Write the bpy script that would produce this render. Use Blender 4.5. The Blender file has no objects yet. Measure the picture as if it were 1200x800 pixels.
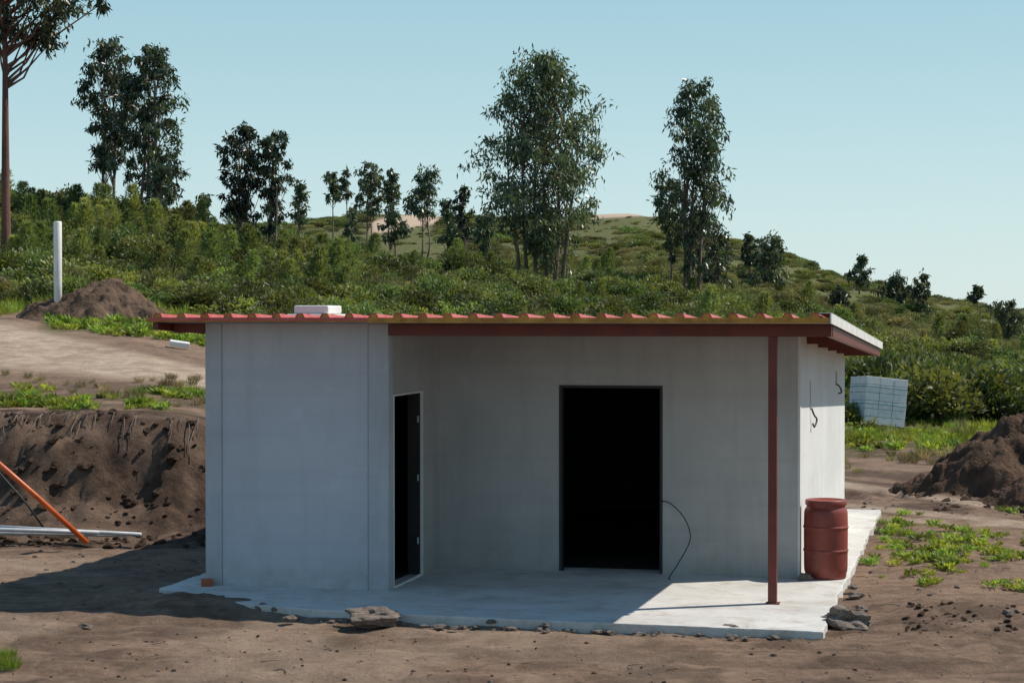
import bpy, math, numpy as np, bmesh
from mathutils import Vector, noise as mnoise
rng=np.random.default_rng(7)
F=2300.0; H=2.9; HY=368.0
TH=math.radians(13.4); CT,ST=math.cos(TH),math.sin(TH)
scene=bpy.context.scene
col=scene.collection
# ------------------------------------------------------------ helpers
def empty(name,loc=(0,0,0),rot=(0,0,0)):
    e=bpy.data.objects.new(name,None); e.location=loc; e.rotation_euler=rot
    e.empty_display_size=0.3; col.objects.link(e); return e
def addobj(name,me,parent=None,mat=None,loc=(0,0,0),rot=(0,0,0),scale=(1,1,1)):
    o=bpy.data.objects.new(name,me); o.location=loc; o.rotation_euler=rot; o.scale=scale
    col.objects.link(o)
    if mat is not None and len(me.materials)==0: me.materials.append(mat)
    if parent: o.parent=parent
    return o
def mk_mesh(name,V,Q,shade=None,smooth=False):
    V=np.asarray(V,dtype=np.float32); Q=np.asarray(Q,dtype=np.int32)
    me=bpy.data.meshes.new(name); n=len(Q); k=Q.shape[1]
    me.vertices.add(len(V)); me.vertices.foreach_set("co",V.ravel())
    me.loops.add(n*k); me.loops.foreach_set("vertex_index",Q.ravel())
    me.polygons.add(n); me.polygons.foreach_set("loop_start",np.arange(0,n*k,k,dtype=np.int32))
    me.polygons.foreach_set("loop_total",np.full(n,k,dtype=np.int32))
    me.update(calc_edges=True)
    me.polygons.foreach_set("use_smooth",np.full(n,bool(smooth)))
    if shade is not None:
        a=me.attributes.new("shade",'FLOAT','FACE'); a.data.foreach_set("value",np.asarray(shade,dtype=np.float32))
    return me
def hsh(ix,iy,seed):
    n=(ix.astype(np.int64)*374761393+iy.astype(np.int64)*668265263+seed*1442695041)&0xffffffff
    n=((n^(n>>13))*1274126177)&0xffffffff
    n=(n^(n>>16))&0xffffffff
    return n/4294967295.0
def vn(x,y,seed=0):
    x=np.asarray(x,float); y=np.asarray(y,float)
    ix=np.floor(x); iy=np.floor(y); fx=x-ix; fy=y-iy
    fx=fx*fx*(3-2*fx); fy=fy*fy*(3-2*fy)
    a=hsh(ix,iy,seed); b=hsh(ix+1,iy,seed); c=hsh(ix,iy+1,seed); d=hsh(ix+1,iy+1,seed)
    return (a*(1-fx)+b*fx)*(1-fy)+(c*(1-fx)+d*fx)*fy
def fbm(x,y,seed=0,o=4):
    s=0; a=.5; t=0
    for i in range(o):
        s=s+a*vn(x,y,seed+i*17); t+=a; a*=.5
        x,y=(x*.8-y*.6)*2.03+3.1,(x*.6+y*.8)*2.03+1.7
    return s/t
def sstep(a,b,x):
    t=np.clip((x-a)/(b-a),0,1); return t*t*(3-2*t)

# ------------------------------------------------------------ terrain function
PC=np.array([-600,0,150,300,450,600,740,870,1000,1100,1200,1800],float)
R={28:[487,487,487,500,540,570,590,600,608,608,608,608],
32:[455,455,455,460,480,510,540,560,580,580,580,580],
36:[425,425,428,440,460,480,510,535,555,555,555,555],
40:[395,397,402,420,440,460,490,515,538,538,538,538],
45:[372,374,380,400,420,440,465,490,518,518,518,518],
50:[355,358,362,380,400,420,440,470,503,503,503,503],
60:[330,335,340,360,380,395,410,440,474,480,481,481],
75:[280,285,295,325,350,365,380,405,436,449,456,459],
90:[238,243,257,292,325,345,358,380,409,424,434,439],
130:[242,247,262,285,312,322,328,345,377,398,411,418],
180:[248,253,266,280,298,298,300,315,350,377,393,403],
240:[262,267,270,268,268,272,270,292,337,359,376,388],
300:[275,275,277,266,250,258,249,285,330,354,367,381],
500:[330,330,330,330,330,330,330,335,352,362,369,372]}
RY=np.array(sorted(R)+[1000,4000,9000],float)
ZT=[]
for k in sorted(R): ZT.append(H-(np.array(R[k],float)-HY)/F*k)
ZT+= [np.zeros(12),np.zeros(12)-2,np.zeros(12)-5]
ZT=np.array(ZT)
def table(px,Y):
    Yc=np.clip(Y,RY[0],RY[-1])
    i=np.clip(np.searchsorted(RY,Yc,side='right')-1,0,len(RY)-2)
    t=(Yc-RY[i])/(RY[i+1]-RY[i])
    pc=np.clip(px,PC[0],PC[-1]); j=np.clip(np.searchsorted(PC,pc,side='right')-1,0,len(PC)-2)
    s=(pc-PC[j])/(PC[j+1]-PC[j]); s=s*s*(3-2*s)*.5+s*.5
    z0=ZT[i,j]*(1-s)+ZT[i,j+1]*s; z1=ZT[i+1,j]*(1-s)+ZT[i+1,j+1]*s
    return z0*(1-t)+z1*t
def ruts(xl,yl):
    a=np.exp(-((yl-16.9-.10*np.sin(xl*.5))/.15)**2)+np.exp(-((yl-15.7-.08*xl)/.17)**2)+.7*np.exp(-((yl-17.5+.03*xl)/.10)**2)
    return np.clip(a,0,1)
def hgt(X,Y):
    X=np.asarray(X,float); Y=np.asarray(Y,float)
    px=600+F*X/np.maximum(Y,28)
    far=table(px,Y)
    xl=X*CT-Y*ST; yl=X*ST+Y*CT
    near=-0.085+0.08*(fbm(X*.35,Y*.9,3)-.5)+.07*(fbm(X*2.1,Y*4.2,5)-.5)+.035*(fbm(X*7,Y*9,9,2)-.5)
    near-=.045*ruts(xl,yl)*(Y<22)*(.6+.6*fbm(X*1.5,Y*1.5,8))
    near+=.15*np.exp(-((xl+8.1)/1.0)**2-((yl-18.7)/.40)**2)*(.6+.8*fbm(X*3,Y*3,13))
    rb=np.exp(-((X-5.5)/1.5)**2-((Y-18.9)/.7)**2)
    near+=rb*(.05+.20*(fbm(X*3,Y*4,21)-.4)+.10*(fbm(X*9,Y*11,23)-.5))
    near+=np.exp(-((xl+.2)/.7)**2)*sstep(18,19,yl)*.10*(fbm(X*2,Y*2,31))
    Yb=26.1+5.2*sstep(-4.3,-2.9,X)+(1.3*(fbm(X*.6,Y*.3+1,41)-.5)+.5*(fbm(X*2.1,Y*1.6+5,43)-.5))*(X<-3)
    s=.35*sstep(0,1.5,Y-Yb)+.65*sstep(.9,2.1,Y-Yb)
    far=far+sstep(55,120,Y)*1.2*(fbm(X*.03,Y*.03,51)-.5)*(1-sstep(420,450,px)*(1-sstep(520,550,px)))+.12*(fbm(X*.8,Y*.8,61)-.5)
    z=near*(1-s)+far*s
    slope=np.clip(s*(1-s)*4,0,1)
    z=z+slope*(.50*(fbm(X*1.3+Y*.4,Y*1.6,71)-.5)+.34*(fbm(X*3.2+Y,Y*3.3,75)-.5)+.16*(fbm(X*8,Y*8,78,3)-.5))
    foot=(xl>-8.25)&(xl<-1.55)&(yl>18.75)&(yl<29.5)
    z=np.where(foot,-.22,z)
    return z
def hz(x,y): return float(hgt(np.array([x]),np.array([y]))[0])
def P(px,y,z=0.0):
    d=(H-z)*F/(y-HY); return ((px-600)/F*d,d,z)

# ------------------------------------------------------------ materials
def newmat(name):
    m=bpy.data.materials.new(name); m.use_nodes=True
    nt=m.node_tree; b=nt.nodes['Principled BSDF']; return m,nt,b
def nn(nt,t,**k):
    n=nt.nodes.new(t)
    for a,v in k.items(): setattr(n,a,v)
    return n
def noise_fac(nt,scale,detail=5,rough=.6,vec=None,stretch=None,lo=.35,hi=.65):
    tc=nn(nt,'ShaderNodeTexCoord'); v=tc.outputs['Object']
    if stretch:
        mp=nn(nt,'ShaderNodeMapping'); mp.inputs['Scale'].default_value=stretch; nt.links.new(v,mp.inputs[0]); v=mp.outputs[0]
    t=nn(nt,'ShaderNodeTexNoise'); t.inputs['Scale'].default_value=scale; t.inputs['Detail'].default_value=detail; t.inputs['Roughness'].default_value=rough
    nt.links.new(v,t.inputs['Vector'])
    r=nn(nt,'ShaderNodeMapRange'); r.inputs[1].default_value=lo; r.inputs[2].default_value=hi; nt.links.new(t.outputs[0],r.inputs[0])
    return r.outputs[0],t.outputs[0]
def mix(nt,f,a,b,mode='MIX'):
    m=nn(nt,'ShaderNodeMix',data_type='RGBA',blend_type=mode)
    for s,v in ((m.inputs[0],f),(m.inputs[6],a),(m.inputs[7],b)):
        if isinstance(v,bpy.types.NodeSocket): nt.links.new(v,s)
        elif isinstance(v,(int,float)): s.default_value=v
        else: s.default_value=(*v,1)
    return m.outputs[2]
def mul(nt,a,k):
    m=nn(nt,'ShaderNodeMath',operation='MULTIPLY'); nt.links.new(a,m.inputs[0])
    if isinstance(k,bpy.types.NodeSocket): nt.links.new(k,m.inputs[1])
    else: m.inputs[1].default_value=k
    return m.outputs[0]
def bump(nt,b,h,strength=.3,dist=.02):
    n=nn(nt,'ShaderNodeBump'); n.inputs['Strength'].default_value=strength; n.inputs['Distance'].default_value=dist
    nt.links.new(h,n.inputs['Height']); nt.links.new(n.outputs[0],b.inputs['Normal'])
def simple(name,c1,c2,scale=3,rough=.7,bs=.2,bd=.01,stretch=None,metal=0,detail=6):
    m,nt,b=newmat(name); f,h=noise_fac(nt,scale,detail,stretch=stretch)
    nt.links.new(mix(nt,f,c1,c2),b.inputs['Base Color']); b.inputs['Roughness'].default_value=rough; b.inputs['Metallic'].default_value=metal
    f2,h2=noise_fac(nt,scale*6,4); bump(nt,b,h2,bs,bd); return m
def concrete(name,c1,c2,stain,dirt=.9):
    m,nt,b=newmat(name)
    f,h=noise_fac(nt,.8,5,.55)
    c=mix(nt,f,c1,c2)
    fs,_=noise_fac(nt,1.0,5,.6,stretch=(5,5,.55),lo=.5,hi=.75)
    c=mix(nt,mul(nt,fs,.4),c,stain)
    fb,_=noise_fac(nt,1.0,3,.5,stretch=(.25,.25,6),lo=.5,hi=.8)
    c=mix(nt,mul(nt,fb,.35),c,stain)
    fw,_=noise_fac(nt,2.4,6,.7,lo=.56,hi=.70)
    c=mix(nt,mul(nt,fw,.2),c,(min(1,c1[0]*1.35),min(1,c1[1]*1.35),min(1,c1[2]*1.37)))
    tc=nn(nt,'ShaderNodeTexCoord'); sx=nn(nt,'ShaderNodeSeparateXYZ'); nt.links.new(tc.outputs['Object'],sx.inputs[0])
    r=nn(nt,'ShaderNodeMapRange'); r.inputs[1].default_value=.4; r.inputs[2].default_value=-.05; nt.links.new(sx.outputs[2],r.inputs[0])
    f3,_=noise_fac(nt,4,6,.7,lo=.3,hi=.8)
    c=mix(nt,mul(nt,mul(nt,r.outputs[0],f3),dirt),c,(.27,.23,.18))
    fp,hp=noise_fac(nt,60,3,.6)
    c=mix(nt,mul(nt,fp,.10),c,(.25,.25,.25))
    nt.links.new(c,b.inputs['Base Color']); b.inputs['Roughness'].default_value=.88; b.inputs['Specular IOR Level'].default_value=.25
    bump(nt,b,hp,.3,.005); return m
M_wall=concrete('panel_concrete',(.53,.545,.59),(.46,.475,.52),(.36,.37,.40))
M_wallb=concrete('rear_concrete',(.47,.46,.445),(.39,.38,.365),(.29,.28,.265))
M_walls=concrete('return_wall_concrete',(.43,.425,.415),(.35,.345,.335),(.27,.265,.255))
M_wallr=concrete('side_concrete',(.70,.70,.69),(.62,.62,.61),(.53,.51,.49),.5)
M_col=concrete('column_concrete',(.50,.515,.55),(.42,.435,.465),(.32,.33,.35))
M_in=simple('interior_dark',(.015,.013,.012),(.028,.024,.022),2)  # near-black colour standing in for unlit rooms and reveals
M_red=simple('red_oxide_paint',(.11,.018,.013),(.16,.028,.018),4,.5,.1,.004)
M_redsheet=simple('red_roof_sheet',(.40,.055,.05),(.50,.12,.10),5,.45)
M_foam=simple('roof_foam_edge',(.58,.30,.05),(.36,.15,.03),7,.8,.3,.01)
M_white=simple('white_flashing',(.78,.77,.74),(.65,.64,.6),3,.5)
M_black=simple('black_rubber',(.012,.012,.012),(.02,.02,.02),5,.6)
M_orange=simple('orange_pipe',(.62,.13,.03),(.5,.09,.02),6,.45)
M_grey=simple('grey_pipe',(.5,.52,.54),(.38,.4,.42),6,.45)
M_block=simple('white_block',(.80,.79,.77),(.66,.66,.65),8,.9,.5,.01)
M_strap=simple('green_strap',(.03,.22,.18),(.03,.2,.17),3,.5)
M_wood=simple('pallet_wood',(.28,.18,.1),(.18,.11,.06),8,.8,stretch=(1,8,8))
M_bark=simple('eucalyptus_bark',(.24,.18,.14),(.09,.06,.045),1.2,.9,.5,.03,stretch=(3,3,.6))
M_barkr=simple('red_bark',(.20,.09,.065),(.08,.04,.03),1.2,.9,.5,.03,stretch=(3,3,.5))
M_rock=simple('rock',(.30,.24,.195),(.16,.12,.10),4,.9,.8,.03)
M_soil=simple('dark_soil',(.13,.082,.056),(.06,.038,.027),3,.98,1,.06)
M_soil2=simple('brown_soil',(.16,.105,.074),(.075,.05,.036),2,.98,1,.05)
for m in (M_soil,M_soil2): m.node_tree.nodes['Principled BSDF'].inputs['Specular IOR Level'].default_value=.08
M_barrel,nt,b=newmat('barrel_plastic'); f,h=noise_fac(nt,5,6,.6,stretch=(1,1,.5))
c=mix(nt,f,(.27,.045,.026),(.18,.032,.022)); f2,_=noise_fac(nt,9,6,.7,lo=.55,hi=.7); c=mix(nt,mul(nt,f2,.35),c,(.25,.15,.11))
nt.links.new(c,b.inputs['Base Color']); b.inputs['Roughness'].default_value=.42; f,h=noise_fac(nt,30,4); bump(nt,b,h,.15,.004)
M_slab,nt,b=newmat('slab_concrete')
f,h=noise_fac(nt,1.1,7,.65); c=mix(nt,f,(.62,.60,.57),(.48,.46,.43))
f2,_=noise_fac(nt,2.5,7,.75,lo=.5,hi=.68); c=mix(nt,mul(nt,f2,.65),c,(.31,.25,.20))
f2,_=noise_fac(nt,1,4,.6,stretch=(1.2,9,1),lo=.55,hi=.7); c=mix(nt,mul(nt,f2,.35),c,(.33,.3,.27))
nt.links.new(c,b.inputs['Base Color']); b.inputs['Roughness'].default_value=.85; f,h=noise_fac(nt,25,5); bump(nt,b,h,.4,.01)
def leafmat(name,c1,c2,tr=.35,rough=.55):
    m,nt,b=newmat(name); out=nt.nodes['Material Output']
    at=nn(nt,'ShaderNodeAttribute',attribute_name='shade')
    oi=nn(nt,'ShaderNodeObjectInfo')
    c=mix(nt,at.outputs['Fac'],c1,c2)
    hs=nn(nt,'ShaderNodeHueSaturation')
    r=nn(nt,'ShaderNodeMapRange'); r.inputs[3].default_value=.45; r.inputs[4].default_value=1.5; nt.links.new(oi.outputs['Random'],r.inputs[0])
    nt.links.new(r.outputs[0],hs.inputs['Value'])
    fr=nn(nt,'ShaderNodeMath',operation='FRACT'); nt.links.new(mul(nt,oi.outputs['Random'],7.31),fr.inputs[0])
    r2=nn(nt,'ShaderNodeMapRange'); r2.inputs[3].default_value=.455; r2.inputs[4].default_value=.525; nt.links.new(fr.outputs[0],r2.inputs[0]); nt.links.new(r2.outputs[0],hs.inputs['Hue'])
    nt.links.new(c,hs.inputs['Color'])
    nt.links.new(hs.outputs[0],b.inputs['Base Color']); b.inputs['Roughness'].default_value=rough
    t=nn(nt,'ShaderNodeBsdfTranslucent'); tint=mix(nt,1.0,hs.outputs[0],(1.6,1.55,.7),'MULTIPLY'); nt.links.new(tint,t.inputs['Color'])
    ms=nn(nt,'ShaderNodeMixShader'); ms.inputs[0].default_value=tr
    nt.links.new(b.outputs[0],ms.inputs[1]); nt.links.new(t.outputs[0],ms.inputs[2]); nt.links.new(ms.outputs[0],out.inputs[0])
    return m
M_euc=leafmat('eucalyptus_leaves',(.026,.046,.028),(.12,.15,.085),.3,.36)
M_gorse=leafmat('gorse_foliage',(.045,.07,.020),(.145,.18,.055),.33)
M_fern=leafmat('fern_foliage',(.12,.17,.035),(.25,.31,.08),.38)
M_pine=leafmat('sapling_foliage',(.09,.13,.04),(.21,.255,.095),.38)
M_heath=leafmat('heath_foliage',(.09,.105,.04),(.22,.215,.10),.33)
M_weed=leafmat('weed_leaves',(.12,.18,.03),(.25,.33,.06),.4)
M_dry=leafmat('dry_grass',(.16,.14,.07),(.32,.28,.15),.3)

# ground material
M_ground,nt,b=newmat('terrain_earth')
at=nn(nt,'ShaderNodeAttribute',attribute_name='mask'); sp=nn(nt,'ShaderNodeSeparateColor'); nt.links.new(at.outputs['Color'],sp.inputs[0])
f,h=noise_fac(nt,.9,8,.65); c=mix(nt,f,(.33,.22,.152),(.19,.125,.088))
f,h1=noise_fac(nt,9,6,.7,lo=.45,hi=.7); c=mix(nt,mul(nt,f,.5),c,(.41,.295,.22))
f,hd=noise_fac(nt,3.2,7,.75,lo=.52,hi=.66); c=mix(nt,mul(nt,f,.65),c,(.10,.067,.048))
f,hd=noise_fac(nt,1,6,.7,stretch=(.5,5,1),lo=.50,hi=.62); c=mix(nt,mul(nt,f,.5),c,(.12,.079,.057))
f,_=noise_fac(nt,5,6,.7); dk=mix(nt,f,(.125,.08,.057),(.05,.034,.026)); c=mix(nt,sp.outputs[2],c,dk)
f,_=noise_fac(nt,3,7,.75); sd=mix(nt,f,(.58,.45,.34),(.34,.25,.18)); c=mix(nt,sp.outputs[1],c,sd)
f,_=noise_fac(nt,1.5,7,.7); gr=mix(nt,f,(.06,.07,.028),(.16,.155,.06)); c=mix(nt,sp.outputs[0],c,gr)
nt.links.new(c,b.inputs['Base Color']); b.inputs['Roughness'].default_value=.95; b.inputs['Specular IOR Level'].default_value=.12
f,hb=noise_fac(nt,14,9,.78); bump(nt,b,hb,1.0,.055)

# ------------------------------------------------------------ terrain mesh
def axis(lo,hi,step,a,bnd,g):
    c=list(np.arange(lo,hi,step)); d=step; x=hi
    up=[]
    while x<bnd: up.append(x); d*=g; x+=d
    up.append(bnd)
    dn=[]; d=step; x=lo-step
    while x>a: dn.append(x); d*=g; x-=d
    dn.append(a)
    return np.array(dn[::-1]+c+up)
ax=axis(-10,11,.07,-5000,5000,1.04)
ay=axis(14.5,31,.06,-300,8500,1.02)
XX,YY=np.meshgrid(ax,ay)
ZZ=hgt(XX,YY)
nx,ny=len(ax),len(ay)
V=np.stack([XX,YY,ZZ],-1).reshape(-1,3)
ii=np.arange(ny-1)[:,None]*nx+np.arange(nx-1)[None,:]
Q=np.stack([ii,ii+1,ii+nx+1,ii+nx],-1).reshape(-1,4)
me=mk_mesh('ground',V,Q,smooth=True)
X,Y,Z=V[:,0],V[:,1],V[:,2]
def masks(X,Y,Z):
    Ys=np.maximum(Y,10); px=600+F*X/Ys; ys=HY+(H-Z)*F/Ys
    n1=fbm(X*.8,Y*.8,101); n2=fbm(X*2.5,Y*2.5,111)
    g=sstep(47,53,Y)
    g=np.maximum(g,sstep(.5,.7,n2)*(px<420)*sstep(28.2,28.8,Y)*(1-sstep(31.0,32.0,Y))*.45)
    g=np.maximum(g,sstep(.45,.65,n1)*(px<420)*sstep(40.5,42,Y)*.6*(px>45))
    g=np.maximum(g,sstep(.40,.6,n1)*(px>900)*sstep(38,44,Y)*.6)
    cen=404+px*.16; hw=30-px*.07
    s=(1-sstep(.6,1.1,np.abs(ys-cen)/np.maximum(hw,6)))*(px<420)*(Y>30)*(Y<50)*(.65+.35*sstep(.35,.5,n2))
    for (y0,k,w) in ((568,.14,5),(592,.1,4),(606,.05,3)):
        s=np.maximum(s,.75*(1-sstep(.4,1.2,np.abs(ys-(y0+(px-990)*k))/w))*(px>960)*(Y<45)*(Y>22)*sstep(.25,.5,n1))
    s=np.maximum(s,.35*sstep(.4,.65,n1)*(Y<24)*(1-sstep(600,900,px)))
    t1=(1-sstep(.6,1.1,np.abs(ys-(266-(px-440)*.17))/10))*sstep(428,440,px)*(1-sstep(508,520,px))*(Y>190)*(Y<330)
    t2=(1-sstep(.6,1.1,np.abs(ys-(252-(px-690)*.06))/6))*(px>685)*(px<770)*(Y>220)*(Y<360)
    tr=np.maximum(t1,t2)
    g=g*(1-np.clip(s*1.5,0,1)*(Y<60))*(1-tr); s=np.maximum(s,tr)
    d=((px<420)&(Y>25)&(Y<28.6)).astype(float)*(.5+.5*sstep(.4,.55,n2))
    d=np.maximum(d,(px<420)*(Y>28)*(Y<33)*.45*sstep(.35,.5,n2))
    d=np.maximum(d,.75*sstep(.42,.6,n1)*(px>980)*sstep(25,28,Y)*(Y<46))
    d=np.maximum(d,.85*sstep(.4,.55,n2)*np.exp(-((X-5.6)/1.9)**2-((Y-18.9)/1.0)**2))
    d=np.maximum(d,.55*sstep(.48,.62,n2)*(Y<20))
    xl=X*CT-Y*ST; yl=X*ST+Y*CT
    d=np.maximum(d,.45*ruts(xl,yl)*(Y<22)*sstep(.35,.55,n1))
    return g,s,d,tr
g,s,d,tr=masks(X,Y,Z)
ca=me.color_attributes.new('mask','FLOAT_COLOR','POINT')
ca.data.foreach_set('color',np.stack([g,s,d,np.ones_like(g)],-1).astype(np.float32).ravel())
addobj('ground',me,mat=M_ground)

# ------------------------------------------------------------ building (local frame)
B=empty('concrete_outbuilding',(0,0,0),(0,0,-TH))
def zu(y): return 2.82-.0415*(y-19.2)
def boxes(name,lst,mat,parent=B,bevel=0):
    V=[];Q=[]
    for (x0,x1,y0,y1,z0,z1) in lst:
        if z1=='r': za,zb=zu(y0)+.01,zu(y1)+.01
        else: za=zb=z1
        o=len(V)
        V+=[(x0,y0,z0),(x1,y0,z0),(x1,y1,z0),(x0,y1,z0),(x0,y0,za),(x1,y0,za),(x1,y1,zb),(x0,y1,zb)]
        Q+=[[o,o+3,o+2,o+1],[o+4,o+5,o+6,o+7],[o,o+1,o+5,o+4],[o+1,o+2,o+6,o+5],[o+2,o+3,o+7,o+6],[o+3,o,o+4,o+7]]
    me=mk_mesh(name,V,Q); o=addobj(name,me,parent,mat)
    if bevel:
        m=o.modifiers.new('b','BEVEL'); m.width=bevel; m.segments=2; m.limit_method='ANGLE'
    return o
XL,XW,XR=-8.07,-6.03,-1.92; YF,YR,YB=19.7,21.7,29.1; T=.15
boxes('wing_front_wall',[(XL+.19,XW-.22,YF,YF+T,-.1,'r')],M_wall)
boxes('corner_column_left',[(XL,XL+.187,YF-.018,YF+T,-.1,'r')],M_col,bevel=.012)
boxes('corner_column_right',[(XW-.217,XW+.012,YF-.018,YF+T,-.1,'r')],M_col,bevel=.02)
DY0,DY1,DZ=YF+T+.03,21.0,2.05
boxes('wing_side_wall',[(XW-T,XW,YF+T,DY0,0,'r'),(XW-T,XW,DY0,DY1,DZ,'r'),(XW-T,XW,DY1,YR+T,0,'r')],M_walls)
OX0,OX1,OZ=-4.62,-3.44,2.10
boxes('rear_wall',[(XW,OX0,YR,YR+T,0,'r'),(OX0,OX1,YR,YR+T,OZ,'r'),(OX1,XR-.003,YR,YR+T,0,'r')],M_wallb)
L=[(XR-T,XR,YR+T,23.0,0,'r'),(XR-T,XR,23.0,23.16,0,1.78),(XR-T,XR,23.0,23.16,2.12,'r'),(XR-T,XR,23.16,27.2,0,'r'),(XR-T,XR,27.2,27.55,0,1.92),(XR-T,XR,27.2,27.55,2.12,'r'),(XR-T,XR,27.55,YB,0,'r')]
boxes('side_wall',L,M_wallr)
boxes('side_wall_corner_strip',[(XR-.02,XR+.008,YR-.006,YR+.14,0,'r')],M_wallr,bevel=.004)
boxes('left_wall',[(XL,XL+T,YF+T,YB,-.1,'r')],M_wall)
boxes('back_wall',[(XL+T,XR-T,YB-T,YB,0,'r')],M_wall)
boxes('interior_shade_sheets',[(XL+T,XR-T-.02,YB-T-.03,YB-T-.004,0,2.35),(XR-T-.03,XR-T-.004,YR+T+.01,YB-T-.04,0,1.75),(XL+T+.004,XL+T+.03,YF+T,YB-T-.04,0,2.3),
 (XL+T+.04,XR-T-.04,YR+.30,YB-T-.05,.004,.008),(XL+T+.04,XR-T-.04,YR+T+.01,YB-T-.05,2.30,2.32),(XL+T+.04,XW-T-.01,YF+T+.01,YR+.29,.004,.008),(XL+T+.04,XW-T-.04,YF+T+.004,YF+T+.03,.01,2.3),(XL+T+.04,XW-T-.01,YF+T+.04,YR+T,2.33,2.35)],M_in)  # added dark sheets over floor, walls and ceiling; interior shade put into colour
boxes('main_door_frame',[(OX0,OX0+.035,YR-.008,YR+.1,0,OZ),(OX1-.03,OX1,YR-.008,YR+.1,0,OZ),(OX0+.035,OX1-.03,YR-.008,YR+.1,OZ-.03,OZ)],M_black)
boxes('side_door_frame',[(XW-.02,XW+.012,DY0,DY0+.018,0,DZ),(XW-.02,XW+.012,DY1-.012,DY1,0,DZ),(XW-.02,XW+.012,DY0+.018,DY1-.012,DZ-.018,DZ),(XW-.02,XW+.012,DY0+.018,DY1-.012,0,.02)],M_white)
boxes('side_door_shade_strips',[(XW-T-.01,XW-.022,DY1-.03,DY1-.001,.01,DZ-.004),(XW-T-.01,XW-.022,DY0+.02,DY1-.031,DZ-.03,DZ-.002)],M_in)  # added dark strips on far jamb and head, painting the reveal as shaded
boxes('side_door_hinges',[(XW-.045,XW-.03,DY1-.05,DY1-.031,z,z+.07) for z in (.35,1.05,1.7)],M_grey)
poly=[(-8.45,19.35),(-7.9,18.90),(-7.0,18.40),(-5.9,18.24),(-4.5,18.15),(-1.40,18.08),(-1.42,29.6),(-8.45,29.6)]
n=len(poly); prof=[]
for i in range(n):
    a=np.array(poly[i]);c=np.array(poly[(i+1)%n]);k=max(1,int(np.linalg.norm(c-a)/.07))
    for j in range(k):
        p=a+(c-a)*j/k; w=(fbm(p[0]*3+9,p[1]*3,201)-.5)*.07+(fbm(p[0]*11+9,p[1]*11,205)-.5)*.025; dd=(c-a)/np.linalg.norm(c-a)
        prof.append((p[0]+dd[1]*w,p[1]-dd[0]*w))
bm=bmesh.new(); vs=[bm.verts.new((x,y,0)) for x,y in prof]; f=bm.faces.new(vs)
bm.normal_update()
if f.normal.z<0: f.normal_flip()
r=bmesh.ops.extrude_face_region(bm,geom=[f])
for v in r['geom']:
    if isinstance(v,bmesh.types.BMVert): v.co.z=-.22
bmesh.ops.recalc_face_normals(bm,faces=bm.faces)
me=bpy.data.meshes.new('slab'); bm.to_mesh(me); bm.free()
o=addobj('floor_slab',me,B,M_slab); m=o.modifiers.new('b','BEVEL'); m.width=.012; m.segments=2; m.limit_method='ANGLE'; m.angle_limit=1.0
# roof
RX0,RX1,RF,RB=-8.52,-1.41,19.2,29.5
pitch=.2633; tk=.045; prof=[(RX0,0),(RX0,tk)]
nr=int((RX1-RX0)/pitch)
for i in range(nr):
    c=RX0+.12+i*pitch
    prof+=[(c-.05,tk),(c-.027,tk+.042),(c+.027,tk+.042),(c+.05,tk)]
prof+=[(RX1,tk),(RX1,0)]
V=[];n=len(prof)
for (yy) in (RF,RB):
    for (x,z) in prof: V.append((x,yy,zu(yy)+z))
bm=bmesh.new(); bv=[bm.verts.new(v) for v in V]
f0=bm.faces.new(bv[:n][::-1]); f1=bm.faces.new(bv[n:])
f0.material_index=1;f1.material_index=1
for i in range(n):
    j=(i+1)%n; f=bm.faces.new([bv[i],bv[j],bv[n+j],bv[n+i]]); f.material_index=0 if i!=n-1 else 2
bmesh.ops.recalc_face_normals(bm,faces=bm.faces)
me=bpy.data.meshes.new('roof_panels'); bm.to_mesh(me); bm.free()
me.materials.append(M_redsheet); me.materials.append(M_foam); me.materials.append(simple('roof_soffit',(.30,.27,.25),(.24,.22,.2),2))
addobj('roof_panels',me,B)
boxes('roof_front_drip',[(RX0,-6.1,RF-.012,RF-.002,zu(RF)+.012,zu(RF)+.043),],M_redsheet)
boxes('roof_front_drip_ochre',[(-6.095,RX1,RF-.012,RF-.002,zu(RF)-.008,zu(RF)+.006),],M_foam)
V=[];Q=[]
for i in range(nr):
    c=RX0+.12+i*pitch+rng.uniform(-.004,.004)
    pts=[(c-.056,tk-.004),(c-.031,tk+.045),(c+.031,tk+.045),(c+.056,tk-.004)]
    inn=[(c-.045,tk-.004),(c-.022,tk+.033),(c+.022,tk+.033),(c+.045,tk-.004)]
    z=zu(RF); y0=RF-.006
    o=len(V); V+=[(a,y0,z+b_) for a,b_ in pts]+[(a,y0,z+b_) for a,b_ in inn]
    for k in range(3): Q.append([o+k,o+k+4,o+k+5,o+k+1])
addobj('roof_rib_caps',mk_mesh('rib_caps',V,Q),B,M_redsheet)
def slanted(name,x0,x1,y0,y1,a,b_,mat):
    V=[(x0,y0,zu(y0)+a),(x1,y0,zu(y0)+a),(x1,y1,zu(y1)+a),(x0,y1,zu(y1)+a),(x0,y0,zu(y0)+b_),(x1,y0,zu(y0)+b_),(x1,y1,zu(y1)+b_),(x0,y1,zu(y1)+b_)]
    Q=[[0,3,2,1],[4,5,6,7],[0,1,5,4],[1,2,6,5],[2,3,7,6],[3,0,4,7]]
    return addobj(name,mk_mesh(name,V,Q),B,mat)
slanted('side_flashing',RX1+.002,RX1+.016,RF-.01,RB+.02,-.01,.085,M_white)
slanted('side_flashing_top',RX1-.10,RX1+.016,RF-.01,RB+.02,.0875,.0935,M_white)
slanted('edge_rafter',RX1-.075,RX1-.015,YF+.13,RB-.05,-.12,-.014,M_red)
slanted('left_rafter',RX0+.02,RX0+.08,RF+.1,RB-.05,-.08,-.004,M_red)
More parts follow.
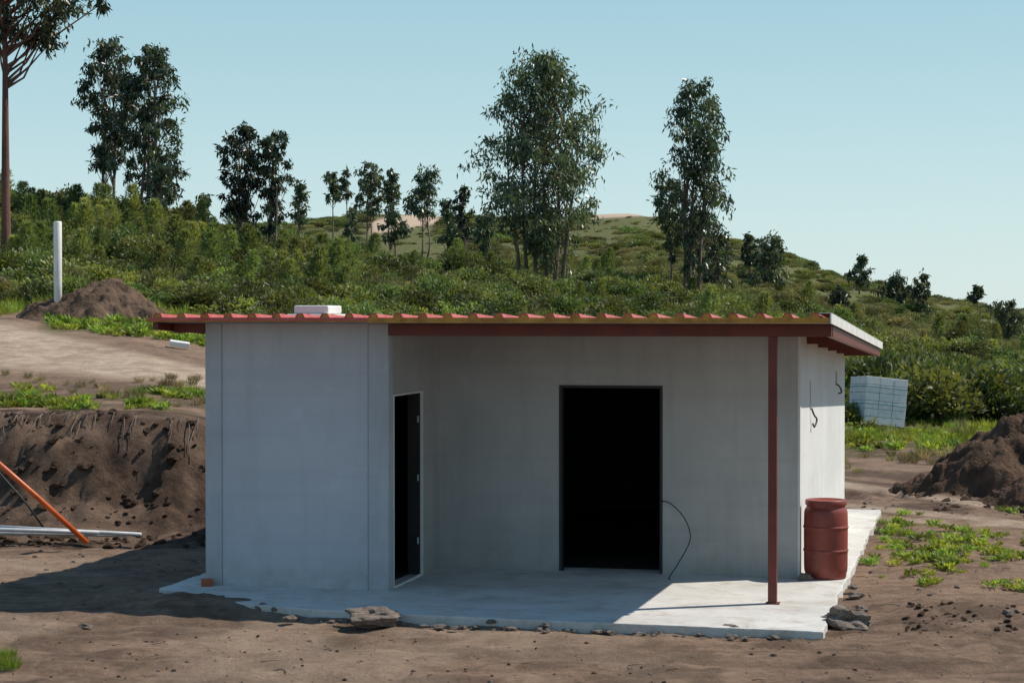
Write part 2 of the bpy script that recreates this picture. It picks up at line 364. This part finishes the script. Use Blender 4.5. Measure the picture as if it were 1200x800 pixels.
boxes('front_beam',[(XW+.015,RX1-.02,YF-.02,YF+.10,2.675,2.795)],M_red,bevel=.004)
boxes('front_beam_left',[(RX0+.09,XL-.003,YF-.02,YF+.08,2.70,2.795)],M_red)
L=[]
for yy in (22.6,24.2,25.8,27.4,28.9): L.append((XR+.002,RX1-.08,yy,yy+.09,zu(yy)-.12,zu(yy)-.006))
L.append((XW+.002,RX1-.08,20.75,20.84,zu(20.84)-.09,zu(20.84)-.006))
boxes('purlins',L,M_red)
boxes('support_post',[(-2.055,-1.968,YF-.02,YF+.07,0,2.674)],M_red,bevel=.006)
boxes('post_base_plate',[(-2.08,-1.94,YF-.045,YF+.095,.001,.010)],M_red)
boxes('polystyrene_boards',[(-7.78,-7.18,21.4,22.0,2.80,2.90),(-7.70,-7.28,21.45,21.95,2.902,3.0)],M_white,bevel=.02)

def tube(name,pts,r,mat,parent=None,seg=8):
    pts=[Vector(p) for p in pts]; V=[];Q=[]
    rr=r if hasattr(r,'__len__') else [r]*len(pts)
    for i,p in enumerate(pts):
        d=(pts[min(i+1,len(pts)-1)]-pts[max(i-1,0)]).normalized()
        u=d.cross(Vector((0.13,.97,.21))).normalized(); w=d.cross(u)
        for k in range(seg):
            a=2*math.pi*k/seg; V.append(p+u*math.cos(a)*rr[i]+w*math.sin(a)*rr[i])
    for i in range(len(pts)-1):
        for k in range(seg):
            a=i*seg+k; b_=i*seg+(k+1)%seg; Q.append([a,b_,b_+seg,a+seg])
    nv=len(V); V.append(pts[0]);V.append(pts[-1])
    me=bpy.data.meshes.new(name); fc=[tuple(q) for q in Q]+[(nv,(k+1)%seg,k) for k in range(seg)]+[(nv+1,(len(pts)-1)*seg+k,(len(pts)-1)*seg+(k+1)%seg) for k in range(seg)]
    me.from_pydata([tuple(v) for v in V],[],fc); me.polygons.foreach_set('use_smooth',[True]*len(fc)); me.update()
    return addobj(name,me,parent,mat)
def smoothpts(c,n=8):
    c=[np.array(p,float) for p in c]; out=[]
    c=[2*c[0]-c[1]]+c+[2*c[-1]-c[-2]]
    for i in range(1,len(c)-2):
        for j in range(n):
            t=j/n; p0,p1,p2,p3=c[i-1:i+3]
            out.append(.5*((2*p1)+(-p0+p2)*t+(2*p0-5*p1+4*p2-p3)*t*t+(-p0+3*p1-3*p2+p3)*t**3))
    out.append(c[-2]); return out
tube('electric_cable',smoothpts([(-3.45,21.68,.82),(-3.33,21.62,.79),(-3.17,21.55,.64),(-3.10,21.5,.42),(-3.22,21.42,.16),(-3.31,21.35,.012),(-3.28,21.2,.012)]),.006,M_black,B)
tube('wall_wire',smoothpts([(-1.905,23.1,1.8),(-1.88,23.15,1.72),(-1.86,23.3,1.66),(-1.88,23.2,1.58),(-1.89,23.1,1.62)]),.011,M_black,B,6)
tube('wall_wire_b',smoothpts([(-1.905,27.4,1.93),(-1.87,27.45,1.88),(-1.86,27.5,1.82),(-1.9,27.6,1.8)]),.012,M_black,B,6)

# ------------------------------------------------------------ barrel
prof=[(0,0),(.2,0),(.212,.008),(.216,.03),(.216,.05),(.226,.08),(.229,.12),(.230,.27),(.230,.282),(.236,.287),(.238,.297),(.236,.307),(.230,.312),(.230,.32),(.231,.52),(.231,.53),(.237,.535),(.239,.545),(.237,.555),(.231,.56),(.231,.57),(.228,.70),(.220,.735),(.205,.755),(.203,.762),(.203,.775),(.205,.778),(.216,.78),(.218,.785),(.218,.828),(.214,.834),(.195,.836),(.188,.825),(.02,.822),(0,.822)]
V=[];Q=[];sg=48
for (r,z) in prof:
    for k in range(sg):
        a=2*math.pi*k/sg; V.append((r*1.04*math.cos(a),r*1.04*math.sin(a),z*1.03))
for i in range(len(prof)-1):
    for k in range(sg): Q.append([i*sg+k,i*sg+(k+1)%sg,(i+1)*sg+(k+1)%sg,(i+1)*sg+k])
bx=-1.64;by=21.8
bme=mk_mesh('plastic_barrel',V,Q,smooth=True)
addobj('plastic_barrel',bme,None,M_barrel,loc=(bx*CT+by*ST,-bx*ST+by*CT,.002))

# ------------------------------------------------------------ rocks / debris
def rockmesh(name,seed,mat,sub=2,amp=.35):
    bm=bmesh.new(); bmesh.ops.create_icosphere(bm,subdivisions=sub,radius=1)
    for v in bm.verts:
        n=mnoise.noise(v.co*1.3+Vector((seed*7.1,seed*3.3,0)))+.5*mnoise.noise(v.co*3.1+Vector((seed,0,seed)))
        v.co*=1+amp*n
        v.co.z*=.7
    me=bpy.data.meshes.new(name); bm.to_mesh(me); bm.free(); me.materials.append(mat); return me
RK=[rockmesh('stone',i,M_rock,2,.5) for i in range(5)]
def L2W(x,y): return (x*CT+y*ST,-x*ST+y*CT)
bp=L2W(-5.62,17.98); addobj('boulder',rockmesh('boulder',11,M_rock,4,.55),None,None,(bp[0],bp[1],-.01),(0.1,.08,.3),(.24,.15,.13))
bp=L2W(-1.22,18.9); addobj('concrete_rubble',rockmesh('rub',14,M_rock,4,.7),None,None,(bp[0],bp[1],-.02),(0,.2,.8),(.17,.22,.16))
p=P(944,680,0); addobj('small_rock',rockmesh('smr',16,M_rock,3,.5),None,None,(p[0],p[1],.03),(0,0,0),(.085,.06,.07))
bp=L2W(-8.02,19.60); o=boxes('clay_brick',[(-.06,.06,-.05,.05,-.05,.075)],simple('brick_clay',(.42,.12,.05),(.32,.09,.04),9,.9),None,bevel=.006); o.location=(bp[0],bp[1],.0); o.rotation_euler=(0,0,.2)
GS=empty('gravel_stones')
def scat(n,pxr,Yr,smin,smax,par=GS,ms=RK,powr=3):
    for _ in range(n):
        Yv=math.sqrt(rng.uniform(Yr[0]**2,Yr[1]**2)); px=rng.uniform(*pxr); Xv=(px-600)/F*Yv
        xl=Xv*CT-Yv*ST; yl=Xv*ST+Yv*CT
        if -8.3<xl<-1.38 and 18.15<yl<29.6: continue
        s=smin+(smax-smin)*rng.random()**powr
        addobj('stone',ms[rng.integers(len(ms))],par,None,(Xv,Yv,hz(Xv,Yv)+s*.1),(rng.random()*.5,rng.random()*.5,rng.random()*6.3),(s,s*rng.uniform(.6,1),s*rng.uniform(.5,.9)))
scat(500,(-60,1260),(15,20),.004,.028,powr=5)
scat(250,(-60,260),(19,27.5),.006,.05,powr=4)
scat(200,(980,1260),(18,32),.01,.05)
CL=[rockmesh('clod',i+30,M_soil2,2,.6) for i in range(4)]
SC=empty('soil_clods')
scat(200,(1060,1250),(18,19.8),.008,.045,SC,CL,3)
scat(420,(-60,245),(25.0,28.2),.01,.10,SC,CL,3)
scat(200,(1090,1260),(29,33.5),.02,.10,SC,CL,3)
scat(250,(-60,1250),(15.2,18.5),.005,.022,SC,CL,3)
for k in range(110):
    xl=rng.uniform(-7.6,-1.3); yl=18.08-rng.uniform(-.02,.18)+max(0,(-5.9-xl))*.35; s=.01+.045*rng.random()**3
    w=L2W(xl,yl); addobj('stone',RK[k%5],GS,None,(w[0],w[1],-.07),(0,0,k),(s*1.3,s,s*.7))
for (px,yy,s) in ((262,712,.05),(306,714,.07),(322,716,.045),(340,727,.05),(283,712,.04),(857,740,.08),(876,741,.05),(1003,700,.07),(1000,690,.05),(1010,716,.06),(575,731,.035),(640,735,.03),(100,737,.05)):
    p=P(px,yy,-.05); addobj('stone',RK[px%5],GS,None,(p[0],p[1],-.03),(0,0,px),(s*1.5,s,s*.8))
TW=empty('fallen_twigs')
for k in range(45):
    Yv=rng.uniform(15.5,19); px=rng.uniform(0,1200) if k<25 else rng.uniform(980,1200); Xv=(px-600)/F*Yv
    if k>=25: Yv=rng.uniform(18.5,24); Xv=(px-600)/F*Yv
    xl=Xv*CT-Yv*ST; yl=Xv*ST+Yv*CT
    if -8.3<xl<-1.3 and yl>18.1: continue
    z=hz(Xv,Yv)+.012; a=rng.uniform(0,3.14); l=rng.uniform(.06,.22)
    tube('twig',[(Xv,Yv,z),(Xv+math.cos(a)*l*.5,Yv+math.sin(a)*l*.5,z+.01),(Xv+math.cos(a+.3)*l,Yv+math.sin(a+.3)*l,z)],.004,M_wood if k%2 else M_bark,TW,5)
RT=empty('bank_roots')
for k in range(36):
    px=rng.uniform(0,235); Yv=27.9+rng.uniform(-.15,.3); Xv=(px-600)/F*Yv
    pts=[]; l=rng.uniform(.15,.5)
    for t in np.linspace(0,1,5):
        y_=Yv-l*t*.9; pts.append((Xv+math.sin(t*4+k)*.04*t+.1*t*math.sin(k),y_-.03*math.sin(3*t),hz(Xv,y_)+.03))
    tube('root',pts,.006,M_bark,RT,5)

def mound(name,cx,cy,rx,ry,h,mat,seed,fa=.35):
    n=170; u=np.linspace(-1.15,1.15,n); A,Bb=np.meshgrid(u,u); r=np.sqrt(A*A+Bb*Bb)
    wob=1+.5*(fbm(A*1.5+5,Bb*1.5+seed,seed)-.5)*2
    z=h*sstep(0,1,1-(r/np.clip(wob,.6,1.4)))
    z=z+(.5*h*(fbm(A*2.2,Bb*2.2,seed+3)-.5)+fa*h*(fbm(A*9,Bb*9,seed+5,5)-.5))*sstep(0,.25*h,z)
    X_=cx+A*rx; Y_=cy+Bb*ry; z=z+hgt(X_,Y_)-.04-.05*(r>1)
    V=np.stack([X_,Y_,z],-1).reshape(-1,3); i=np.arange(n-1)[:,None]*n+np.arange(n-1)
    Q=np.stack([i,i+1,i+n+1,i+n],-1).reshape(-1,4)
    addobj(name,mk_mesh(name,V,Q,smooth=True),None,mat)
mound('soil_mound',8.75,33.0,2.3,2.6,1.25,M_soil,5,.30)
mound('soil_mound',8.3,30.4,1.2,1.2,.50,M_soil,12,.35)
mound('soil_mound',(125-600)/F*46.5,46.5,2.1,1.9,.95,M_soil2,8,.3)

# ------------------------------------------------------------ pipes and pole on the left
tube('orange_pole',[(-5.40,24.9,.0),(-5.95,24.6,.60),(-6.75,24.2,1.42)],.035,M_orange)
tube('black_rod',[(-6.1,25.8,.0),(-6.35,25.7,.4),(-6.9,25.5,1.1)],.014,M_black)
PP=empty('pipe_bundle')
for i,(a,b_,c,d_,z) in enumerate([(-9,25.3,-5.0,25.4,.06),(-9,25.4,-5.3,25.15,.12),(-7.2,25.5,-4.75,25.1,.1),(-9,25.0,-6,25.5,.1)]):
    tube('pipe_%d'%i,[(a,b_,z+.06),(c,d_,z-.02)],.028,M_grey,PP)
x,y=(68-600)/F*46,46; z=hz(x,y)
tube('white_marker_pole',[(x,y,z-.3),(x,y,z+1.0),(x,y,H+(HY-261)/F*46),(x,y,H+(HY-260)/F*46+.01)],[.095,.095,.095,.08],M_white,None,14)
x,y=(210-600)/F*40,40; z=hz(x,y)
o=boxes('white_board',[(-.2,.2,-.15,.15,0,.10)],M_white,None,bevel=.01); o.location=(x,y,z+.05); o.rotation_euler=(.1,.15,.2)

# ------------------------------------------------------------ pallet of blocks
x,y=(1026-600)/F*49.5,49.5; z=hz(x,y)
PB=empty('block_pallet',(x,y,z+.02),(math.radians(-3),math.radians(6),math.radians(14)))
L=[]
for i in range(3): L.append((-.58,.58,-.5+i*.42,-.42+i*.42,0,.09))
for i in range(6): L.append((-.58+i*.2,-.44+i*.2,-.52,.52,.092,.112))
boxes('pallet',L,M_wood,PB)
L=[]
for k in range(6):
    for i in range(3):
        for j in range(4):
            jx=rng.uniform(-.006,.006)
            L.append((-.56+i*.375+jx,-.56+i*.375+.365+jx,-.5+j*.25,-.5+j*.25+.242,.115+k*.2,.115+k*.2+.193))
boxes('blocks',L,M_block,PB,bevel=.008)
boxes('straps',[(-.57,.575,-.508,.505,.62,.632),(-.575,.575,-.512,.51,1.05,1.062)],M_strap,PB)

# ------------------------------------------------------------ foliage prototypes
def leafquads(C,D,L,Wd):
    n=len(C); D=D/np.linalg.norm(D,axis=1,keepdims=True)
    S=np.cross(D,rng.normal(size=(n,3))); S/=np.linalg.norm(S,axis=1,keepdims=True)+1e-9
    L=np.broadcast_to(L,(n,))[:,None]; Wd=np.broadcast_to(Wd,(n,))[:,None]
    V=np.stack([C,C+D*L*.45+S*Wd*.5,C+D*L,C+D*L*.45-S*Wd*.5],1).reshape(-1,3)
    Q=np.arange(4*n).reshape(n,4); return V,Q
def unit(n):
    v=rng.normal(size=(n,3)); return v/np.linalg.norm(v,axis=1,keepdims=True)
def gorse(i,N=1300,L=.2,wd=.05,up=.6,rj=.35):
    k=rng.integers(5,10); cs=np.c_[rng.uniform(-.55,.55,(k,2)),rng.uniform(0,.45,k)]; rs=rng.uniform(.22,.5,k)
    w=rng.integers(0,k,N); U=unit(N); U[:,2]=np.abs(U[:,2])
    rad=rs[w]*rng.uniform(.55,1.08,N)
    C=cs[w]+U*rad[:,None]*np.array([1,1,1.15])
    D=U+np.array([0,0,up])+rng.normal(size=(N,3))*rj
    V,Q=leafquads(C,D,rng.uniform(.6,1.4,N)*L,wd)
    cv=rng.uniform(-.2,.2,k)[w]
    sh=np.clip(.2+.6*(C[:,2]/.9)+cv+rng.normal(size=N)*.2,0,1)  # tone darker low down and by clump: shadow under bushes put into colour
    return mk_mesh('gorse',V,Q,sh)
def fern(i):
    Cs=[];Ds=[];Ls=[]
    for f in range(18):
        a=rng.uniform(0,6.28); ln=rng.uniform(.6,1.0); el=rng.uniform(.5,1.1)
        for t in np.linspace(.12,1,16):
            r=ln*t*math.cos(el)*1.1; z=ln*(t*math.sin(el)*1.1-.5*t*t*t)
            c=np.array([math.cos(a)*r,math.sin(a)*r,z+.05]); w=.22*(1-t)**.7+.03
            for s in (-1,1):
                d=np.array([-math.sin(a)*s+math.cos(a)*.5,math.cos(a)*s+math.sin(a)*.5,-.15+rng.normal()*.1])
                Cs.append(c);Ds.append(d);Ls.append(w)
    C=np.array(Cs);D=np.array(Ds);Ls=np.array(Ls)
    V,Q=leafquads(C,D,Ls,.055); return mk_mesh('fern',V,Q,rng.random(len(C)))
def sapling(i):
    C=[];D=[]
    for t in np.linspace(.08,1,22):
        for k in range(6):
            a=rng.uniform(0,6.28); ln=.42*(1-t)**.8+.05
            for s in np.linspace(.2,1,6):
                c=np.array([math.cos(a)*ln*s,math.sin(a)*ln*s,t*1.4+ln*s*.7])
                for q in range(2):
                    C.append(c);D.append(np.array([math.cos(a),math.sin(a),1.0])+rng.normal(size=3)*.5)
    C=np.array(C);D=np.array(D); V,Q=leafquads(C,D,rng.uniform(.1,.2,len(C)),.025)
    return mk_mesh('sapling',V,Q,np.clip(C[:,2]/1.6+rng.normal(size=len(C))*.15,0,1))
def weed(i):
    N=60; a=rng.uniform(0,6.28,N); r=rng.uniform(0,.5,N)
    C=np.c_[np.cos(a)*r,np.sin(a)*r,rng.uniform(0,.35,N)]
    D=np.c_[np.cos(a)*1.0,np.sin(a)*1.0,rng.uniform(.1,1.5,N)]+rng.normal(size=(N,3))*.3
    V,Q=leafquads(C,D,rng.uniform(.25,.5,N),.16); return mk_mesh('weed',V,Q,rng.random(N))
def grass(i):
    N=90; a=rng.uniform(0,6.28,N); r=rng.uniform(0,.35,N)
    C=np.c_[np.cos(a)*r,np.sin(a)*r,np.zeros(N)]; D=np.c_[np.cos(a)*.5,np.sin(a)*.5,np.ones(N)]+rng.normal(size=(N,3))*.25
    V,Q=leafquads(C,D,rng.uniform(.4,.9,N),.035); return mk_mesh('grass',V,Q,rng.random(N))
def fin(lst,m):
    for a in lst: a.materials.append(m)
    return lst
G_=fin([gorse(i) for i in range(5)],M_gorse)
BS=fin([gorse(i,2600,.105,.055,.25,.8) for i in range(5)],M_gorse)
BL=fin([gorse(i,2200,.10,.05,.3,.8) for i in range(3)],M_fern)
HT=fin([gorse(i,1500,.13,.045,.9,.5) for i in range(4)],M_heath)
FN=fin([fern(i) for i in range(4)],M_fern)
SP=fin([sapling(i) for i in range(3)],M_pine)
WD=fin([weed(i) for i in range(4)],M_weed)
GR=fin([grass(i) for i in range(3)],M_weed)
DG=fin([grass(i) for i in range(3)],M_dry)
SCRUB=empty('hillside_scrub'); WEEDS=empty('weed_patches')
def place(n,pxr,Yr,ms,sr,par,thr=None,seed=300,zs=(.8,1.2),cond=None,fs=.12):
    Yv=np.sqrt(rng.uniform(Yr[0]**2,Yr[1]**2,n)); px=rng.uniform(pxr[0],pxr[1],n); Xv=(px-600)/F*Yv
    Zv=hgt(Xv,Yv); g,s,d,tr=masks(Xv,Yv,Zv); nz=fbm(Xv*fs,Yv*fs,seed)
    ys=HY+(H-Zv)*F/Yv
    for i in range(n):
        if thr is not None and not (thr[0]<nz[i]<thr[1]): continue
        if tr[i]>.2 : continue
        if 300<px[i]<930 and ys[i]>395 and rng.random()<.7: continue
        s_=sr[0]+(sr[1]-sr[0])*rng.random()**1.4
        if Yv[i]>105 and ((430<px[i]<518 and ys[i]<318) or (686<px[i]<765 and ys[i]<272)): s_*=.35
        if cond and not cond(px[i],Yv[i],ys[i]): continue
        addobj('plant',ms[rng.integers(len(ms))],par,None,(Xv[i],Yv[i],Zv[i]-.05*s_),(rng.normal()*.08,rng.normal()*.08,rng.uniform(0,6.28)),(s_,s_,s_*rng.uniform(*zs)))
def c1(px,Y,ys):
    if 985<px<1075 and Y<53.5: return False
    if px<240 and Y<50.5: return False
    if px>985 and Y<52.5: return False
    return True
E=(-140,1340)
place(1300,E,(46,95),BS,(.5,1.5),SCRUB,None,300,cond=c1,zs=(.6,1.1))
place(450,E,(46,95),BL,(.5,1.2),SCRUB,(.5,1),305,cond=c1,zs=(.6,1))
place(800,E,(46,95),HT,(.4,1.0),SCRUB,(.45,1),310,cond=c1)
place(1500,E,(46,95),FN,(.4,1.0),SCRUB,(.46,1),320,cond=c1)
place(600,E,(50,120),DG,(.6,1.3),SCRUB,(.5,1),325,cond=c1)
place(170,(-140,420),(62,92),SP,(.6,1.4),SCRUB,None,330)
place(60,(420,1340),(60,130),SP,(.6,1.4),SCRUB,None,330)
place(1300,E,(92,170),BS,(.7,1.9),SCRUB,(.3,.54),340,zs=(.5,1),fs=.05)
place(1500,E,(92,170),HT,(.7,1.5),SCRUB,(.46,1),340,zs=(.5,.9),fs=.05)
place(400,E,(92,150),FN,(.7,1.2),SCRUB,(.5,1),350)
place(1200,E,(165,330),G_,(1.2,2.2),SCRUB,(.3,.5),360,zs=(.35,.6),fs=.03)
place(1500,E,(165,330),HT,(1.2,2.0),SCRUB,(.43,1),360,zs=(.3,.55),fs=.03)
place(150,(990,1340),(52.5,62),BS,(1.1,2.0),SCRUB,None,300,cond=c1,zs=(.8,1.1))
# weeds and grass
place(330,(-60,245),(28.6,31.8),WD,(.10,.26),WEEDS,(.52,1),400,fs=.9)
place(120,(-60,245),(28.6,32.0),GR,(.12,.26),WEEDS,(.5,1),400,fs=.9)
place(60,(-60,245),(28.6,34.0),DG,(.12,.26),WEEDS,None,400,fs=.9)
place(400,(60,260),(41.5,49),WD,(.2,.40),WEEDS,(.46,1),410,fs=.4)
place(120,(-60,260),(46,50),GR,(.3,.6),WEEDS,(.45,1),410,fs=.4)
place(220,(975,1110),(40,53),GR,(.15,.4),WEEDS,(.5,1),420,fs=.4)
place(250,(975,1130),(41,53),WD,(.15,.36),WEEDS,(.45,1),420,fs=.4)
place(250,(975,1340),(36,54),DG,(.15,.4),WEEDS,(.45,1),428,fs=.4)
place(200,(1100,1340),(42,54),GR,(.2,.5),WEEDS,(.5,1),425,fs=.4)
for (cx,cy,rx,ry,n) in ((1070,650,50,16,50),(1130,648,45,16,55),(1045,622,25,12,30),(1165,655,20,8,22),(1190,690,18,6,10),(1090,680,20,6,10),(1195,600,20,8,10),(1120,628,30,8,18),(1070,665,60,10,25),(0,778,9,6,14)):
    for k in range(n):
        a=rng.normal()*.7;b_=rng.normal()*.7
        p=P(cx+a*rx,cy+b_*ry,-.08); s_=rng.uniform(.05,.19)
        if -8.3<p[0]*CT-p[1]*ST<-1.35: continue
        m_=WD if rng.random()<.85 else GR
        addobj('weed',m_[rng.integers(len(m_))],WEEDS,None,(p[0],p[1],hz(p[0],p[1])),(0,0,rng.uniform(0,6.28)),(s_,s_,s_))
for k in range(9):
    p=P(3+rng.normal()*6,776+rng.normal()*3,-.08); addobj('weed',GR[k%3],WEEDS,None,(p[0],p[1],hz(p[0],p[1])),(0,0,k),(.16,.16,.16))

# ------------------------------------------------------------ trees
PROF={0:([0,.12,.3,.5,.7,.88,1],[.7,.95,1,.85,.75,.55,.3]),
      1:([0,.2,.45,.7,.9,1],[.65,.95,1,.9,.7,.45]),
      2:([0,.15,.35,.5,.65,.85,1],[.8,1,.9,.55,.8,.65,.3])}
def make_tree(px,Y,ytop,hw,ybot,nclump=30,nleaf=110,stems=1,lean=0,trunk_r=.11,leaf=.3,lw=.085,mat=M_bark,name='eucalyptus_tree',shape=1,cl=1.0,side=0,low=0,wb=.008):
    x0=(px-600)/F*Y; z0=hz(x0,Y); zt=H+(HY-ytop)/F*Y; zb=H+(HY-ybot)/F*Y; r=hw/F*Y
    e=empty(name,(x0,Y,z0)); Ht=zt-z0; hb=max(zb-z0,.1*Ht)
    VV=[];FF=[]
    def tb(pts,rr,seg=7):
        o=len(VV); pts=[np.array(p,float) for p in pts]
        for i,p in enumerate(pts):
            d=pts[min(i+1,len(pts)-1)]-pts[max(i-1,0)]; d/=np.linalg.norm(d)+1e-9
            u=np.cross(d,[.2,.9,.1]); u/=np.linalg.norm(u); w=np.cross(d,u)
            for k in range(seg):
                a=2*math.pi*k/seg; VV.append(p+u*math.cos(a)*rr[i]+w*math.sin(a)*rr[i])
        for i in range(len(pts)-1):
            for k in range(seg):
                a=o+i*seg+k; b_=o+i*seg+(k+1)%seg; FF.append([a,b_,b_+seg,a+seg])
    st=[]
    for s in range(stems):
        off=(s-(stems-1)/2) if stems>1 else 0
        ee=abs(off)/max(.5,(stems-1)/2)
        top=np.array([off*r*.20+lean,rng.normal()*r*.15,Ht*(.96-.30*ee*rng.uniform(.7,1.1))])
        b0=np.array([off*.42,rng.normal()*.15*(stems>1),-.2]); wob=rng.normal(size=(2,2))*wb*Ht
        pts=[]
        for t in np.linspace(0,1,10):
            p=b0+(top-b0)*t; p[0]+=math.sin(t*3.1)*wob[0,0]+math.sin(t*7)*wob[0,1]; p[1]+=math.sin(t*3.5)*wob[1,0]
            pts.append(p)
        tb(pts,[trunk_r*(1-.88*t)*(1.25 if t==0 else 1) for t in np.linspace(0,1,10)]); st.append(pts)
    Cs=[];Ds=[];Sh=[]
    for c in range(nclump+low):
        if c<nclump:
            t=(c+rng.random())/nclump
            h=hb+(Ht-hb)*t
            pr=float(np.interp(t,*PROF[shape]))*rng.uniform(.7,1.15)
            cr=r*rng.uniform(.14,.34)*cl
        else:
            h=hb*rng.uniform(.3,1); pr=.45; cr=r*rng.uniform(.1,.18); t=0
        a=rng.uniform(0,6.28); q=rng.uniform(.05,1)**.5*pr*r
        pts=st[rng.integers(len(st))]; tt=min(.93,max(.1,h/Ht-.12)); bi=int(tt*9); fr=tt*9-bi; src=pts[bi]*(1-fr)+pts[min(bi+1,9)]*fr
        cx=np.array([lean*t+side*r*rng.random()+math.cos(a)*max(0,q-cr*.4),math.sin(a)*max(0,q-cr*.4),h-cr*.4])
        mid=(src+cx)/2+np.array([0,0,-.04*Ht*rng.random()])
        tb([src,mid,cx],[trunk_r*.3,trunk_r*.2,trunk_r*.08],4)
        ns=max(4,nleaf//12); bs=rng.uniform(-.15,.25)
        for s_ in range(ns):
            sc=cx+unit(1)[0]*cr*rng.uniform(.2,1.4)*np.array([1,1,.8]); m=max(3,int(nleaf/ns*rng.uniform(.5,1.5)))
            C=sc+rng.normal(size=(m,3))*cr*.23
            D=rng.normal(size=(m,3))*.55+np.array([0,0,-.85])
            Cs.append(C);Ds.append(D); Sh.append(np.clip(bs+rng.uniform(.0,.8)+rng.normal(size=m)*.15,0,1))
    C=np.concatenate(Cs);D=np.concatenate(Ds)
    V,Q=leafquads(C,D,rng.uniform(.6,1.3,len(C))*leaf,lw)
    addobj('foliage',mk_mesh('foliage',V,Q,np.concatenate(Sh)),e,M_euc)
    addobj('trunk_and_limbs',mk_mesh('trunk',np.array(VV),np.array(FF),smooth=True),e,mat)
    return e
make_tree(8,65,-130,95,40,60,125,1,-.1,.18,.30,.08,M_barkr,shape=1,cl=.75,side=.4,wb=.002)
make_tree(128,88,46,38,195,58,100,2,0,.09,.28,.085,shape=1)
make_tree(173,86,54,42,222,72,105,3,.1,.10,.28,.085,shape=1,cl=.9)
make_tree(285,84,144,33,248,44,80,2,0,.08,.26,.08,shape=1,low=5)
make_tree(320,84,152,27,250,34,80,2,0,.08,.26,.08,shape=1,low=4)
make_tree(634,100,62,88,262,125,120,6,.1,.12,.34,.095,shape=0,low=12,cl=.85)
make_tree(808,106,95,54,255,62,105,3,.45,.12,.34,.095,shape=2,low=8,cl=.9)
make_tree(786,108,205,28,275,18,90,1,0,.09,.34,.1,low=4)
for (px,Y,yt,hw,yb,nc) in ((390,175,201,14,232,18),(407,172,197,9,228,12),(433,165,190,21,246,34),(459,168,198,14,236,22),(497,160,197,25,248,38),(461,130,240,17,278,20),(352,100,214,15,258,20),(528,135,232,17,283,24),(545,125,216,16,275,26),(838,118,258,30,330,32),(898,140,274,27,340,38),(880,142,272,14,305,14),(1007,200,297,15,332,20),(1050,190,320,21,360,28),(1080,185,318,15,362,22),(1145,260,334,9,350,12),(1182,150,350,24,388,26),(982,150,335,18,362,20),(185,82,188,24,240,26),(570,118,246,18,298,22),(240,88,225,16,262,14),(412,120,240,12,280,12)):
    make_tree(px,Y,yt,hw,yb,nc,55,1+(hw>15),float(rng.normal())*hw/F*Y*.15,.09,.28*Y/130+.05,.10*Y/120,shape=int(rng.integers(0,3)),cl=1.25)
for (px,Y,yt,hw) in ((546,92,283,30),(610,98,318,22),(760,100,322,26),(838,104,322,22),(300,76,285,18),(700,96,335,18),(215,80,262,24),(120,84,238,20),(415,90,312,18)):
    x0=(px-600)/F*Y; z0=hz(x0,Y); zt=H+(HY-yt)/F*Y
    h=zt-z0; w=hw/F*Y*1.3
    addobj('tall_bush',BS[px%5],None,None,(x0,Y,z0-.1),(0,0,px),(w,w,max(h,.8)*.95))

# ------------------------------------------------------------ light, sky, camera
sv=Vector((1.97*CT+1.12*ST,-1.97*ST+1.12*CT,2.85)).normalized()
el=math.asin(sv.z); azs=math.atan2(sv.x,sv.y)
sun=bpy.data.lights.new('sun','SUN'); sun.energy=5.0; sun.angle=math.radians(.5); sun.color=(1,.935,.83)
so=bpy.data.objects.new('sun',sun); so.rotation_euler=sv.to_track_quat('Z','Y').to_euler(); so.location=(20,5,30); col.objects.link(so)
w=bpy.data.worlds.new('World'); scene.world=w; w.use_nodes=True; nt=w.node_tree
sk=nn(nt,'ShaderNodeTexSky',sky_type='NISHITA'); sk.sun_disc=False; sk.sun_elevation=el; sk.sun_rotation=azs; sk.air_density=1.0; sk.dust_density=.4; sk.ozone_density=1.0
tc=nn(nt,'ShaderNodeTexCoord'); sx=nn(nt,'ShaderNodeSeparateXYZ'); nt.links.new(tc.outputs['Generated'],sx.inputs[0])
cr=nn(nt,'ShaderNodeValToRGB'); nt.links.new(sx.outputs[2],cr.inputs[0])
els=[(0,(.68,.84,.85)),(.06,(.57,.78,.82)),(.16,(.38,.64,.72)),(.40,(.15,.33,.52)),(1.0,(.07,.18,.38))]
e0=cr.color_ramp.elements
for i,(p_,c_) in enumerate(els):
    e=e0[i] if i<2 else e0.new(p_)
    e.position=p_; e.color=(*c_,1)
vm=nn(nt,'ShaderNodeVectorMath',operation='SCALE'); vm.inputs['Scale'].default_value=1/.11; nt.links.new(cr.outputs[0],vm.inputs[0])
sm=mix(nt,.8,sk.outputs[0],vm.outputs[0])
bg=nt.nodes['Background']; bg.inputs[1].default_value=.11
nt.links.new(sm,bg.inputs[0])
cam=bpy.data.cameras.new('camera'); cam.lens=36*F/1200; cam.sensor_width=36; cam.clip_end=20000; cam.clip_start=.1
co=bpy.data.objects.new('camera',cam); co.location=(0,0,H); co.rotation_euler=(math.radians(90)-math.atan(32/F),0,0); col.objects.link(co)
scene.camera=co
scene.view_settings.view_transform='Standard'; scene.view_settings.look='None'; scene.view_settings.exposure=0
print('objs',len(bpy.data.objects))
